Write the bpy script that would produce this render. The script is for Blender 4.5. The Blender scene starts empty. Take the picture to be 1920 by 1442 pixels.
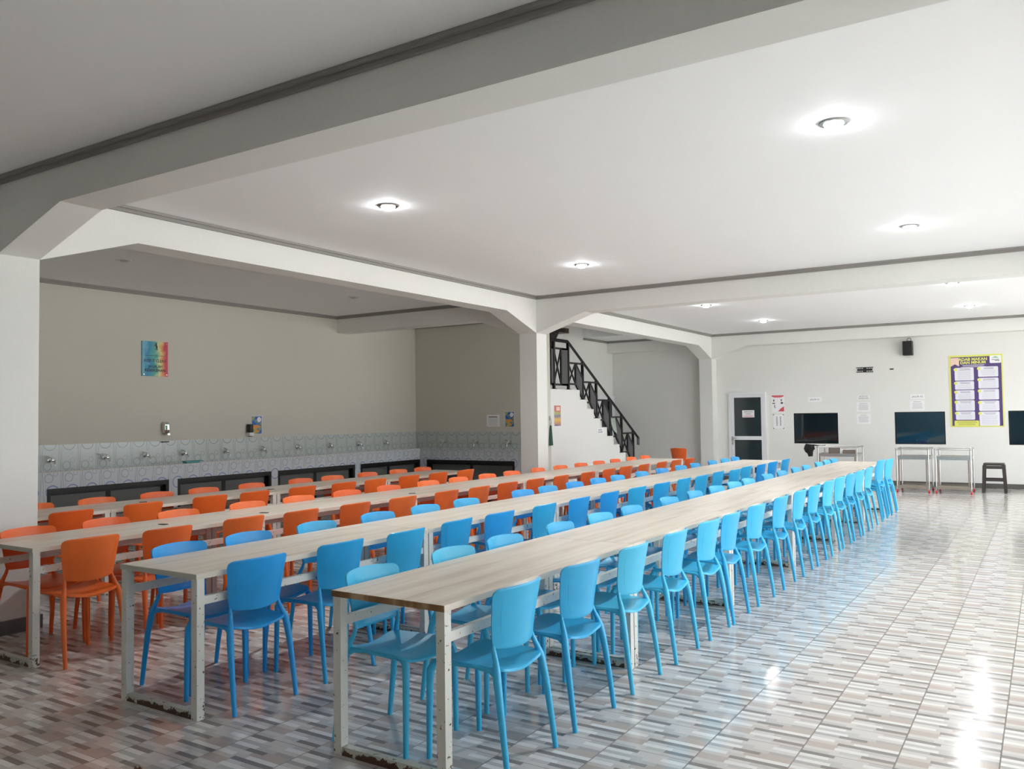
import bpy, bmesh, math, random
from mathutils import Vector, Matrix
random.seed(7)
sc = bpy.context.scene
COL = sc.collection
R = math.radians

# ------------------------------------------------------------ camera
yaw, pitch, roll, fpx = 5.68863149e-01, 3.69016380e-02, -1.28823076e-02, 1567.35
cy, sy = math.cos(yaw), math.sin(yaw)
fwd = Vector((-sy*math.cos(pitch), cy*math.cos(pitch), math.sin(pitch)))
rt = Vector((cy, sy, 0)); up = rt.cross(fwd)
rt2 = math.cos(roll)*rt + math.sin(roll)*up
up2 = -math.sin(roll)*rt + math.cos(roll)*up
cam = bpy.data.objects.new('camera', bpy.data.cameras.new('camera'))
COL.objects.link(cam)
m3 = Matrix((rt2, up2, -fwd)).transposed()
cam.matrix_world = Matrix.Translation((0, 0, 1.55)) @ m3.to_4x4()
cam.data.sensor_width = 36; cam.data.lens = fpx/1920*36
cam.data.clip_start = 0.05; cam.data.clip_end = 200
sc.camera = cam

# ------------------------------------------------------------ world, light, exposure
SKY = 1.75
world = bpy.data.worlds.new('sky'); sc.world = world
world.use_nodes = True
bg = world.node_tree.nodes['Background']
bg.inputs[0].default_value = (0.91, 0.965, 1.0, 1); bg.inputs[1].default_value = SKY
sc.view_settings.view_transform = 'Standard'
sc.view_settings.look = 'None'
sc.view_settings.gamma = 1.0
sc.view_settings.use_curve_mapping = False
sc.view_settings.exposure = 1.05
sc.cycles.max_bounces = 12
sc.cycles.diffuse_bounces = 8
sc.cycles.glossy_bounces = 4
sc.cycles.sample_clamp_indirect = 6
sc.cycles.caustics_reflective = False
sc.cycles.caustics_refractive = False
# sky portals in the open right-hand side (they only guide sampling of the sky)
def portal(y0, y1, z0, z1, x):
    l = bpy.data.lights.new('sky_portal', 'AREA'); l.shape = 'RECTANGLE'
    l.size = y1-y0; l.size_y = z1-z0; l.cycles.is_portal = True
    o = bpy.data.objects.new('sky_portal', l); COL.objects.link(o)
    o.location = (x, (y0+y1)/2, (z0+z1)/2)
    o.rotation_euler = (R(90), 0, R(90))
XO = 0.75      # inner face of the open side
XV = 4.2       # outer edge of an unseen covered strip, added to soften the daylight
for pa, pb in ((2.2, 3.1), (3.4, 10.8), (11.1, 18.6)): portal(pa, pb, 0.0, 3.05, XV+0.16)
sun = bpy.data.objects.new('sun', bpy.data.lights.new('sun', 'SUN')); COL.objects.link(sun)
sun.data.energy = 13.5; sun.data.angle = R(3); sun.data.color = (0.98, 0.99, 1.0)
sun.rotation_euler = Vector((0.20, -0.08, 0.97)).to_track_quat('Z', 'Y').to_euler()
BULB = 85.0
SPOT_W = 82.0

# ------------------------------------------------------------ helpers
def lin(c):
    c = c/255.0
    return c/12.92 if c <= 0.04045 else ((c+0.055)/1.055)**2.4
def rgb(r, g, b): return (lin(r), lin(g), lin(b), 1)

class MB:
    def __init__(s): s.bm = bmesh.new()
    def box(s, x0, x1, y0, y1, z0, z1):
        v = [s.bm.verts.new(p) for p in ((x0,y0,z0),(x1,y0,z0),(x1,y1,z0),(x0,y1,z0),(x0,y0,z1),(x1,y0,z1),(x1,y1,z1),(x0,y1,z1))]
        for f in ((3,2,1,0),(4,5,6,7),(0,1,5,4),(1,2,6,5),(2,3,7,6),(3,0,4,7)):
            s.bm.faces.new([v[i] for i in f])
        return s
    def prism(s, poly, a0, a1, axis):
        """poly of 2D points extruded along axis ('x': (y,z), 'y': (x,z), 'z': (x,y))"""
        def P(p, a):
            return {'x': (a, p[0], p[1]), 'y': (p[0], a, p[1]), 'z': (p[0], p[1], a)}[axis]
        A = [s.bm.verts.new(P(p, a0)) for p in poly]; B = [s.bm.verts.new(P(p, a1)) for p in poly]
        s.bm.faces.new(A); s.bm.faces.new(B[::-1])
        n = len(poly)
        for i in range(n): s.bm.faces.new([A[i], B[i], B[(i+1) % n], A[(i+1) % n]])
        return s
    def tube(s, pts, rad, seg=10, cap=True, flat=1.0):
        pts = [Vector(p) for p in pts]
        if not hasattr(rad, '__len__'): rad = [rad]*len(pts)
        rings = []
        t0 = (pts[1]-pts[0]).normalized()
        ref = Vector((0, 0, 1)) if abs(t0.z) < 0.9 else Vector((1, 0, 0))
        n = t0.cross(ref).normalized()
        for i, p in enumerate(pts):
            if i == 0: t = pts[1]-pts[0]
            elif i == len(pts)-1: t = pts[-1]-pts[-2]
            else: t = (pts[i+1]-p).normalized()+(p-pts[i-1]).normalized()
            t.normalize()
            n = (n-t*n.dot(t)).normalized(); b = t.cross(n)
            rings.append([s.bm.verts.new(p+(n*math.cos(2*math.pi*k/seg)+b*math.sin(2*math.pi*k/seg)*flat)*rad[i]) for k in range(seg)])
        for a, b2 in zip(rings, rings[1:]):
            for k in range(seg):
                s.bm.faces.new([a[k], a[(k+1) % seg], b2[(k+1) % seg], b2[k]])
        if cap:
            s.bm.faces.new(rings[0][::-1]); s.bm.faces.new(rings[-1])
        return s
    def lathe(s, prof, seg=24, c=(0, 0, 0), axis='z'):
        rings = []
        for r, h in prof:
            ring = []
            for k in range(seg):
                a = 2*math.pi*k/seg
                p = {'z': (r*math.cos(a), r*math.sin(a), h), 'x': (h, r*math.cos(a), r*math.sin(a)), 'y': (r*math.sin(a), h, r*math.cos(a))}[axis]
                ring.append(s.bm.verts.new((p[0]+c[0], p[1]+c[1], p[2]+c[2])))
            rings.append(ring)
        for a, b in zip(rings, rings[1:]):
            for k in range(seg): s.bm.faces.new([a[k], a[(k+1) % seg], b[(k+1) % seg], b[k]])
        s.bm.faces.new(rings[0][::-1]); s.bm.faces.new(rings[-1])
        return s
    def mesh(s, name, mat, smooth=False, bevel=0):
        bmesh.ops.recalc_face_normals(s.bm, faces=s.bm.faces[:])
        if bevel:
            bmesh.ops.bevel(s.bm, geom=s.bm.edges[:], offset=bevel, segments=2, affect='EDGES', profile=0.5)
        me = bpy.data.meshes.new(name); s.bm.to_mesh(me); s.bm.free()
        me.materials.append(mat)
        if smooth:
            for p in me.polygons: p.use_smooth = True
            try: me.set_sharp_from_angle(angle=R(50))
            except Exception: pass
        return me
    def build(s, name, mat, parent=None, smooth=False, bevel=0, loc=None):
        me = s.mesh(name, mat, smooth, bevel)
        o = bpy.data.objects.new(name, me); COL.objects.link(o)
        if parent: o.parent = parent
        if loc: o.location = loc
        return o

def tag(o, label, cat, group=None):
    o['label'] = label; o['category'] = cat
    if group: o['group'] = group
    return o
def thing(name, label, cat, loc=(0, 0, 0), rz=0, group=None):
    o = bpy.data.objects.new(name, None); COL.objects.link(o)
    o.location = loc; o.rotation_euler = (0, 0, rz); o.empty_display_size = 0.1
    return tag(o, label, cat, group)
def struct(name, mb, mat, parent=None, **k):
    o = mb.build(name, mat, parent, **k)
    if not parent: o['kind'] = 'structure'
    return o
def copy_tree(o, parent=None):
    c = o.copy(); COL.objects.link(c)
    if parent: c.parent = parent
    for ch in o.children: copy_tree(ch, c)
    return c

# ------------------------------------------------------------ materials
class NT:
    """tiny wrapper to write shader maths"""
    def __init__(s, name):
        s.m = bpy.data.materials.new(name); s.m.use_nodes = True
        s.t = s.m.node_tree; s.b = s.t.nodes['Principled BSDF']
    def n(s, typ, **k):
        x = s.t.nodes.new(typ)
        for a, v in k.items(): setattr(x, a, v)
        return x
    def put(s, sock, v):
        if isinstance(v, bpy.types.NodeSocket): s.t.links.new(v, sock)
        else: sock.default_value = v
    def math(s, op, a, b=0.0, c=None):
        x = s.n('ShaderNodeMath', operation=op)
        s.put(x.inputs[0], a); s.put(x.inputs[1], b)
        if c is not None: s.put(x.inputs[2], c)
        return x.outputs[0]
    def coord(s):
        if not hasattr(s, '_co'):
            tc = s.n('ShaderNodeTexCoord'); sp = s.n('ShaderNodeSeparateXYZ')
            s.t.links.new(tc.outputs['Object'], sp.inputs[0]); s._co = (tc.outputs['Object'], sp.outputs)
        return s._co
    def vec(s, x, y, z=0.0):
        c = s.n('ShaderNodeCombineXYZ')
        for i, v in enumerate((x, y, z)): s.put(c.inputs[i], v)
        return c.outputs[0]
    def noise(s, vec, scale, detail=3, rough=0.5):
        x = s.n('ShaderNodeTexNoise'); s.t.links.new(vec, x.inputs['Vector'])
        x.inputs['Scale'].default_value = scale; x.inputs['Detail'].default_value = detail
        x.inputs['Roughness'].default_value = rough
        return x.outputs['Fac']
    def scaled(s, vec, v3):
        x = s.n('ShaderNodeMapping'); s.t.links.new(vec, x.inputs[0]); x.inputs['Scale'].default_value = v3
        return x.outputs[0]
    def ramp(s, fac, stops, interp='LINEAR'):
        x = s.n('ShaderNodeValToRGB'); x.color_ramp.interpolation = interp
        e = x.color_ramp.elements
        while len(e) < len(stops): e.new(0.5)
        for i, (p, c) in enumerate(stops): e[i].position = p; e[i].color = c
        s.put(x.inputs[0], fac); return x.outputs[0]
    def mix(s, f, a, b):
        x = s.n('ShaderNodeMix', data_type='RGBA')
        s.put(x.inputs[0], f); s.put(x.inputs[6], a); s.put(x.inputs[7], b)
        return x.outputs[2]
    def base(s, c, rough=0.5, metal=0.0, spec=0.5):
        s.put(s.b.inputs['Base Color'], c); s.put(s.b.inputs['Roughness'], rough)
        s.b.inputs['Metallic'].default_value = metal; s.b.inputs['Specular IOR Level'].default_value = spec
        return s.m
    def bump(s, h, strength=0.2, dist=0.01):
        x = s.n('ShaderNodeBump'); x.inputs['Strength'].default_value = strength; x.inputs['Distance'].default_value = dist
        s.put(x.inputs['Height'], h); s.t.links.new(x.outputs[0], s.b.inputs['Normal'])

def flat(name, c, rough=0.5, metal=0.0, spec=0.5, var=0.06):
    t = NT(name); co, _ = t.coord()
    n = t.noise(co, 9.0, 2)
    c2 = tuple(x*(1-var) for x in c[:3])+(1,)
    return t.base(t.mix(n, c, c2), rough, metal, spec)
def paint(name, c, stain=0.05):
    t = NT(name); co, _ = t.coord()
    n = t.noise(co, 1.3, 4, 0.6); n2 = t.noise(co, 40, 2)
    c2 = tuple(x*(1-stain*2) for x in c[:3])+(1,)
    col = t.mix(t.math('MULTIPLY', n, n2), c, c2)
    m = t.base(col, 0.75, 0, 0.25); t.bump(n2, 0.05, 0.004); return m

M = {}
M['wall'] = paint('cream_wall_paint', rgb(228, 228, 225))
M['back_wall'] = paint('beige_wall_paint', rgb(208, 205, 195))
M['rail_grey'] = flat('grey_moulding_paint', rgb(146, 143, 140), 0.6)
M['ceil'] = paint('white_ceiling_paint', rgb(240, 241, 242), 0.02)
M['base_dark'] = flat('dark_grey_skirting', rgb(95, 93, 90), 0.35)
M['black_metal'] = flat('black_painted_metal', rgb(26, 25, 27), 0.4)
M['grey_panel'] = flat('grey_railing_panel', rgb(88, 86, 88), 0.6)
M['black_frame'] = flat('black_aluminium', rgb(24, 23, 21), 0.4)
M['cab_panel'] = flat('smoky_grey_cabinet_panel', rgb(98, 102, 101), 0.35)
M['chrome'] = flat('chrome', (0.72, 0.72, 0.72, 1), 0.18, 1.0)
M['steel'] = flat('brushed_steel', (0.62, 0.61, 0.59, 1), 0.32, 1.0)
M['steel_dirty'] = flat('worn_steel_shelf', rgb(158, 146, 134), 0.45, 0.25, var=0.3)
M['red_wheel'] = flat('red_rubber', rgb(205, 30, 50), 0.45)
M['black_plastic'] = flat('black_plastic', rgb(36, 35, 36), 0.45)
M['stool'] = flat('dark_brown_plastic', rgb(58, 52, 50), 0.5)
M['white_alu'] = flat('white_aluminium', rgb(228, 230, 234), 0.35)
M['door_glass'] = NT('dark_door_glass').base(rgb(40, 52, 56), 0.06, 0, 0.6)
M['paper'] = flat('white_paper', rgb(236, 236, 238), 0.7, var=0.02)
M['ink'] = flat('black_print', rgb(60, 62, 64), 0.7, var=0.0)
M['faint_ink'] = flat('grey_print', rgb(186, 187, 190), 0.7, var=0.0)
M['red_print'] = flat('red_print', rgb(212, 88, 100), 0.6, var=0.0)
M['purple'] = flat('purple_print', rgb(84, 64, 122), 0.45, var=0.12)
M['yellow'] = flat('yellow_green_print', rgb(224, 226, 110), 0.5, var=0.05)
M['peach'] = flat('peach_print', rgb(236, 206, 190), 0.6, var=0.03)
M['green_print'] = flat('green_print', rgb(110, 178, 130), 0.6, var=0.0)
M['panel_print'] = flat('pale_lilac_print', rgb(226, 225, 236), 0.6, var=0.02)
M['blue_print'] = flat('blue_print', rgb(52, 108, 180), 0.5, var=0.3)
M['orange_print'] = flat('orange_print', rgb(228, 160, 84), 0.6, var=0.1)
M['teal_plastic'] = flat('teal_plastic', rgb(70, 150, 155), 0.35)
M['green_cloth'] = flat('dark_green_cloth', rgb(72, 112, 98), 0.9, var=0.35)
M['grey_cloth'] = flat('pale_grey_green_cloth', rgb(160, 170, 162), 0.9, var=0.15)
M['black_cloth'] = flat('black_cloth', rgb(22, 22, 24), 0.9)
M['blue_basin'] = flat('blue_plastic_basin', rgb(24, 84, 170), 0.4)
M['tape'] = flat('dark_grey_tape', rgb(66, 60, 58), 0.6)
M['brown_wood'] = flat('brown_stair_timber', rgb(92, 66, 46), 0.5, var=0.3)
M['dark_wood'] = flat('dark_stair_timber', rgb(38, 32, 28), 0.5, var=0.3)
M['leaf'] = flat('dry_leaf', rgb(92, 48, 30), 0.8, var=0.3)
M['concrete'] = flat('outdoor_concrete', rgb(206, 204, 198), 0.9)
M['dark_room'] = flat('dark_teal_room_paint', rgb(96, 132, 148), 0.8)

t = NT('hatch_glass')      # tinted window glass: part see-through, part mirror
gl = t.n('ShaderNodeBsdfGlossy'); gl.inputs['Roughness'].default_value = 0.03; gl.inputs['Color'].default_value = (0.8, 0.85, 0.9, 1)
tr = t.n('ShaderNodeBsdfTransparent'); tr.inputs['Color'].default_value = (0.70, 0.84, 0.90, 1)
fr = t.n('ShaderNodeFresnel'); fr.inputs[0].default_value = 1.5
mx = t.n('ShaderNodeMixShader'); t.t.links.new(fr.outputs[0], mx.inputs[0])
t.t.links.new(tr.outputs[0], mx.inputs[1]); t.t.links.new(gl.outputs[0], mx.inputs[2])
t.t.links.new(mx.outputs[0], t.t.nodes['Material Output'].inputs[0]); M['hatch_glass'] = t.m

t = NT('lit_bulb')
em = t.n('ShaderNodeEmission'); em.inputs[0].default_value = (0.93, 0.97, 1.0, 1); em.inputs[1].default_value = BULB
t.t.links.new(em.outputs[0], t.t.nodes['Material Output'].inputs[0]); M['bulb_on'] = t.m
M['bulb_off'] = flat('unlit_bulb_glass', rgb(200, 200, 196), 0.3)

# moulded plastic, colour comes from the object's own colour
t = NT('moulded_plastic'); co, _ = t.coord()
oi = t.n('ShaderNodeObjectInfo'); n = t.noise(co, 14, 3)
sp = t.noise(t.scaled(co, (60, 60, 14)), 1.0, 2)
scuff = t.math('GREATER_THAN', sp, 0.79)
hs = t.n('ShaderNodeHueSaturation'); t.put(hs.inputs['Color'], oi.outputs['Color'])
t.put(hs.inputs['Value'], t.math('MULTIPLY_ADD', n, -0.12, 1.06))
M['plastic'] = t.base(t.mix(t.math('MULTIPLY', scuff, 0.35), hs.outputs[0], rgb(40, 50, 60)), t.math('MULTIPLY_ADD', n, 0.12, 0.26), 0, 0.5)

# chipped white paint on steel
t = NT('chipped_white_paint'); co, sep = t.coord()
n1 = t.noise(co, 42, 4, 0.6); n2 = t.noise(co, 6, 2)
low = t.math('MAXIMUM', t.math('MULTIPLY_ADD', sep[2], -0.9, 0.10), 0.0)        # more rust near the floor
thr = t.math('SUBTRACT', t.math('SUBTRACT', 0.73, t.math('MULTIPLY', n2, 0.14)), low)
rust = t.math('GREATER_THAN', n1, thr)
M['frame'] = t.base(t.mix(rust, t.mix(n2, rgb(230, 230, 224), rgb(214, 214, 207)), rgb(92, 62, 44)), 0.45)
t = NT('rusty_foot_paint'); co, sep = t.coord()
n1 = t.noise(co, 22, 5, 0.65)
rust = t.math('GREATER_THAN', n1, t.math('MULTIPLY_ADD', sep[2], 7.0, 0.36))
M['foot_bar'] = t.base(t.mix(rust, rgb(196, 198, 188), rgb(84, 56, 40)), 0.55)

# laminate tabletop, grain along the row (local y)
def laminate(name, a, b, c):
    t = NT(name); co, _ = t.coord()
    oi = t.n('ShaderNodeObjectInfo')
    ad = t.n('ShaderNodeVectorMath', operation='ADD'); t.t.links.new(co, ad.inputs[0])
    t.t.links.new(t.vec(0.0, t.math('MULTIPLY', oi.outputs['Random'], 37.0), 0.0), ad.inputs[1])
    n1 = t.noise(t.scaled(ad.outputs[0], (16, 1.1, 1)), 1.0, 4, 0.6)
    n2 = t.noise(t.scaled(ad.outputs[0], (90, 2.0, 1)), 1.0, 2)
    f = t.math('ADD', t.math('MULTIPLY', n1, 0.8), t.math('MULTIPLY', n2, 0.2))
    return t.base(t.ramp(f, [(0.30, c), (0.47, a), (0.62, b)]), 0.30, 0, 0.5)
M['laminate'] = laminate('pale_oak_laminate', rgb(211, 200, 185), rgb(223, 213, 200), rgb(185, 170, 153))
M['edge_white'] = flat('cream_edge_band', rgb(226, 218, 204), 0.5, var=0.1)
t = NT('bare_board_edge'); co, _ = t.coord()
M['edge_brown'] = t.base(t.ramp(t.noise(t.scaled(co, (5, 1, 1)), 1.6, 3), [(0.35, rgb(112, 80, 50)), (0.55, rgb(140, 104, 66)), (0.66, rgb(186, 158, 126))]), 0.6)

# floor: 39 cm glazed tile, each printed with the same staggered wooden strips
t = NT('strip_print_floor_tile'); co, sep = t.coord()
P = 0.3885
tx = t.math('DIVIDE', t.math('ADD', sep[0], 0.2215+P*40), P); ty = t.math('DIVIDE', t.math('ADD', sep[1], P*40-4.377+P*12), P)
u = t.math('FRACT', tx); v = t.math('FRACT', ty); iu = t.math('FLOOR', tx); iv = t.math('FLOOR', ty)
NS = 12.0
j = t.math('FLOOR', t.math('MULTIPLY', v, NS))
cW, cL, cG, cM, cD, cB, cP = rgb(226, 224, 221), rgb(206, 202, 198), rgb(190, 187, 184), rgb(172, 169, 166), rgb(136, 130, 126), rgb(186, 174, 165), rgb(200, 192, 186)
ROWSP = [[(0.30, cG), (0.62, cL), (1, cP)], [(0.40, cL), (0.64, cG), (1, cD)], [(0.33, cB), (0.70, cW), (1, cL)], [(0.35, cB), (0.60, cL), (1, cG)],
         [(0.33, cP), (1, cD)], [(0.28, cW), (0.50, cP), (1, cW)], [(0.45, cL), (1, cB)], [(0.30, cM), (0.62, cD), (1, cB)],
         [(0.38, cW), (0.70, cG), (1, cM)], [(0.50, cG), (1, cL)], [(0.33, cW), (0.70, cL), (1, cW)], [(0.38, cD), (0.75, cL), (1, cG)]]
strips = None
for k_, row_ in enumerate(ROWSP):
    st_ = []; p0 = 0.0
    for ue, cc in row_: st_.append((p0, cc)); p0 = ue
    rc = t.ramp(u, st_, 'CONSTANT')
    strips = rc if strips is None else t.mix(t.math('COMPARE', j, float(k_), 0.4), strips, rc)
grain = t.noise(t.scaled(co, (8, 90, 1)), 1.0, 3)
strips = t.mix(t.math('MULTIPLY', grain, 0.14), strips, rgb(120, 108, 100))
gw = 0.010
gx = t.math('LESS_THAN', t.math('MINIMUM', u, t.math('SUBTRACT', 1.0, u)), gw*0.75)
gy = t.math('LESS_THAN', t.math('MINIMUM', v, t.math('SUBTRACT', 1.0, v)), gw*0.6)
grout = t.math('MAXIMUM', gx, gy)
wt = t.n('ShaderNodeTexWhiteNoise', noise_dimensions='2D'); t.t.links.new(t.vec(iu, iv, 0.0), wt.inputs['Vector'])
hv = t.n('ShaderNodeHueSaturation'); t.put(hv.inputs['Color'], strips); t.put(hv.inputs['Value'], t.math('MULTIPLY_ADD', wt.outputs['Value'], 0.06, 0.96))
smear = t.noise(t.scaled(co, (2, 1, 1)), 1.5, 4, 0.6)
fl_rough = t.math('ADD', t.math('MULTIPLY_ADD', smear, 0.16, 0.06), t.math('MULTIPLY', grout, 0.4))
M['floor'] = t.base(t.mix(grout, hv.outputs[0], rgb(116, 106, 100)), fl_rough, 0, 0.55)
t.bump(t.math('SUBTRACT', 1.0, grout), 0.15, 0.002)

# wash-trough wall tile: printed rings and blades on pale grey, 24.5 x 40 cm
def ring_tile(name, axis, off):
    t = NT(name); co, sep = t.coord()
    W = 0.245
    a = t.math('DIVIDE', t.math('ADD', sep[axis], off+W*80), W); u = t.math('FRACT', a); z = sep[2]
    iu = t.math('FLOOR', a)
    def ring(cu, cz, r, w):
        du = t.math('MULTIPLY', t.math('SUBTRACT', u, cu), W); dz = t.math('SUBTRACT', z, cz)
        d = t.math('SQRT', t.math('ADD', t.math('MULTIPLY', du, du), t.math('MULTIPLY', dz, dz)))
        return t.math('LESS_THAN', t.math('ABSOLUTE', t.math('SUBTRACT', d, r)), w)
    def line(cu, w, tilt, cz):
        du = t.math('SUBTRACT', t.math('ADD', u, t.math('MULTIPLY', t.math('SUBTRACT', z, cz), tilt)), cu)
        return t.math('LESS_THAN', t.math('ABSOLUTE', du), w)
    up_ = t.math('GREATER_THAN', z, 0.937)
    grey = ring(0.42, 0.985, 0.048, 0.0045)
    for q in (ring(0.74, 1.05, 0.030, 0.003), ring(0.42, 0.865, 0.050, 0.0045), ring(0.74, 0.915, 0.026, 0.003), ring(0.40, 0.985, 0.060, 0.0015),
              line(0.03, 0.012, 0.25, 1.25), line(0.10, 0.010, -0.35, 0.95), line(0.16, 0.006, 0.3, 1.1)):
        grey = t.math('MAXIMUM', grey, q)
    big = ring(0.55, 1.262, 0.078, 0.005)
    blue = ring(0.60, 0.700, 0.075, 0.0065)
    seam = t.math('LESS_THAN', t.math('MINIMUM', u, t.math('SUBTRACT', 1.0, u)), 0.012)
    basec = t.mix(up_, rgb(206, 212, 218), rgb(196, 204, 202))
    c = t.mix(t.math('MULTIPLY', grey, 0.55), basec, rgb(112, 120, 124))
    c = t.mix(t.math('MULTIPLY', big, 0.75), c, rgb(118, 128, 148))
    c = t.mix(t.math('MULTIPLY', blue, 0.85), c, rgb(112, 132, 190))
    c = t.mix(t.math('MULTIPLY', seam, 0.5), c, rgb(140, 142, 142))
    return t.base(c, 0.18, 0, 0.5)
M['tile_y'] = ring_tile('ringed_wash_tile', 1, 0.04)
M['tile_x'] = ring_tile('ringed_wash_tile_back', 0, 0.02)

# painted-watercolour sign face
t = NT('rainbow_sign_print'); co, sep = t.coord()
wob = t.math('MULTIPLY_ADD', t.noise(co, 9, 3), 0.5, -0.25)
f = t.math('ADD', t.math('DIVIDE', sep[1], 0.40), wob)
M['rainbow'] = t.base(t.ramp(f, [(0.0, rgb(110, 178, 200)), (0.25, rgb(40, 142, 182)), (0.50, rgb(78, 170, 160)), (0.66, rgb(214, 214, 150)), (0.80, rgb(226, 150, 100)), (0.93, rgb(206, 60, 84))]), 0.4)
t = NT('food_poster_print'); co, sep = t.coord()
f = t.math('ADD', t.math('DIVIDE', sep[2], 0.39), t.math('MULTIPLY_ADD', t.noise(co, 22, 2), 0.3, -0.15))
M['food_print'] = t.base(t.ramp(f, [(0.0, rgb(110, 108, 150)), (0.14, rgb(206, 150, 110)), (0.32, rgb(226, 190, 90)), (0.46, rgb(130, 124, 160)), (0.60, rgb(176, 190, 110)), (0.72, rgb(205, 120, 118)), (1.0, rgb(212, 128, 130))]), 0.5)
t = NT('blue_poster_print'); co, sep = t.coord()
n = t.noise(co, 13, 2)
M['blue_poster'] = t.base(t.ramp(n, [(0.36, rgb(36, 84, 168)), (0.48, rgb(70, 130, 190)), (0.56, rgb(150, 160, 80)), (0.66, rgb(200, 186, 110))]), 0.5)

# ------------------------------------------------------------ setting
XL, XR2 = -10.57, -9.1         # left wall by the sinks / left wall by the stairs
YB = 12.97                     # wall behind the second trough
YF = 18.90                     # far wall
ZC, ZB, ZH = 3.34, 3.05, 2.785 # ceiling, beam underside, haunch foot
YN = -4.0

struct('floor', MB().box(-10.9, XV+0.3, YN-0.2, YF+0.2, -0.15, 0), M['floor'])
g = MB().box(XV+0.3, 40, -30, 45, -0.35, -0.12).build('outdoor_ground', M['concrete']); g['kind'] = 'structure'

c = MB()
c.box(-10.87, XV+0.6, YN-0.2, YB+0.12, ZC, ZC+0.25)
c.box(-6.75, XV+0.6, YB+0.12, YF+0.2, ZC, ZC+0.25)
c.box(XR2-0.2, -6.75, 17.35, YF+0.2, ZC, ZC+0.25)
struct('ceiling', c, M['ceil'])
# upper stairwell
c = MB()
c.box(XR2-0.2, -6.55, YB, 17.55, 5.4, 5.5)
struct('ceiling_stairwell', c, M['ceil'])

struct('wall_left', MB().box(XL-0.15, XL, YN, YB+0.12, 0, ZC), M['back_wall'])
struct('wall_left_rear', MB().box(XR2-0.15, XR2, YB+0.12, YF+0.15, 0, ZC).box(XR2-0.15, XR2, YB, 17.55, ZC, 5.4), M['wall'])
struct('wall_back', MB().box(XL, -7.55, YB, YB+0.12, 0, ZC).box(-9.1, -6.75, YB, YB+0.12, ZC, 5.4), M['back_wall'])
struct('wall_stairwell', MB().box(-6.75, -6.55, YB, 17.55, ZC+0.25, 5.4).box(-9.1, -6.75, 17.35, 17.5, ZC+0.25, 5.4), M['wall'])
struct('wall_right', MB().box(XV, XV+0.15, YN, 2.2, 0, ZC), M["wall"])  # unseen, stands along the outer edge of the added strip
struct('wall_near', MB().box(-10.87, XV+0.15, YN-0.15, YN, 0, ZC), M['wall'])

# far wall with three serving hatches
HX = [(-4.716, -3.79), (-2.671, -1.737), (-0.64, 0.30)]; HZ0, HZ1 = 0.852, 1.516
w = MB(); xs = XR2-0.15
for a, b in HX:
    w.box(xs, a, YF, YF+0.15, 0, ZC); w.box(a, b, YF, YF+0.15, 0, HZ0); w.box(a, b, YF, YF+0.15, HZ1, ZC); xs = b
w.box(xs, XV+0.15, YF, YF+0.15, 0, ZC)
struct('wall_far', w, M['wall'])
for i, (a, b) in enumerate(HX):
    fr_ = MB(); e = 0.018
    fr_.box(a, b, YF+0.004, YF+0.05, HZ1-e, HZ1).box(a, b, YF+0.004, YF+0.05, HZ0, HZ0+e).box(a, a+e, YF+0.004, YF+0.05, HZ0+e, HZ1-e).box(b-e, b, YF+0.004, YF+0.05, HZ0+e, HZ1-e)
    f_ = struct('window_%d' % (i+1), fr_, M['black_frame'])
    MB().box(a+e, b-e, YF+0.02, YF+0.028, HZ0+e, HZ1-e).build('window_pane', M['hatch_glass'], f_)
room = MB()   # kitchen behind the hatches
room.box(-5.6, 1.2, YF+2.2, YF+2.3, 0.0, 3.0).box(-5.6, 1.2, YF+0.15, YF+2.3, 2.6, 2.7).box(-5.6, 1.2, YF+0.15, YF+2.3, -0.1, 0.0)
room.box(-5.7, -5.6, YF+0.15, YF+2.3, -0.1, 2.7).box(1.2, 1.3, YF+0.15, YF+2.3, -0.1, 2.7)
struct('wall_kitchen', room, M['dark_room'])
kl = bpy.data.lights.new('kitchen_fill', 'AREA'); kl.size = 0.5; kl.energy = 5.0  # weak unseen fill light, added so the hatch glass is less dark
ko = bpy.data.objects.new('kitchen_fill', kl); COL.objects.link(ko); ko.location = (-1.9, YF+1.1, 2.55)
ct = MB().box(-5.5, 1.1, YF+0.155, YF+0.7, 0.78, 0.83)
struct('trim_kitchen_counter', ct, M['dark_room'])
for bx, by, lab in ((-2.20, YF+0.36, 'blue plastic basin behind the glass of the hatch under the second lane label'),):
    bm_ = MB().lathe([(0.09, 0.0), (0.12, 0.09), (0.125, 0.095), (0.115, 0.095), (0.088, 0.012)], 24)
    tag(bm_.build('basin', M['blue_basin'], smooth=True, loc=(bx, by, 0.83)), lab, 'basin')

# pillars
def pillar(name, x0, x1, y0, y1):
    p = struct(name, MB().box(x0, x1, y0, y1, 0, ZC), M['wall'])
    b = MB(); d = 0.03
    b.box(x0-d, x1+d, y0-d, y0, 0, 0.10).box(x0-d, x1+d, y1, y1+(d if y1 < 18.8 else 0), 0, 0.10) if y1 < 18.8 else b.box(x0-d, x1+d, y0-d, y0, 0, 0.10)
    b.box(x0-d, x0, y0, y1, 0, 0.10).box(x1, x1+d, y0, y1, 0, 0.10)
    b.build('pillar_base', M['base_dark'], p)
PX0, PX1 = -6.75, -6.45
PY = [(3.11, 3.41), (10.79, 11.09), (18.60, 18.90)]
for (y0, y1) in PY: pillar('pillar', PX0, PX1, y0, y1)
for (y0, y1) in PY: pillar('pillar', XO, XO+0.30, y0, y1)
for (y0, y1) in PY: pillar('pillar', XV-0.15, XV+0.15, y0, y1)  # outer pillars of the covered strip, unseen and added with it
pillar('pillar', XO, XO+0.30, YN, YN+0.5)
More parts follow.
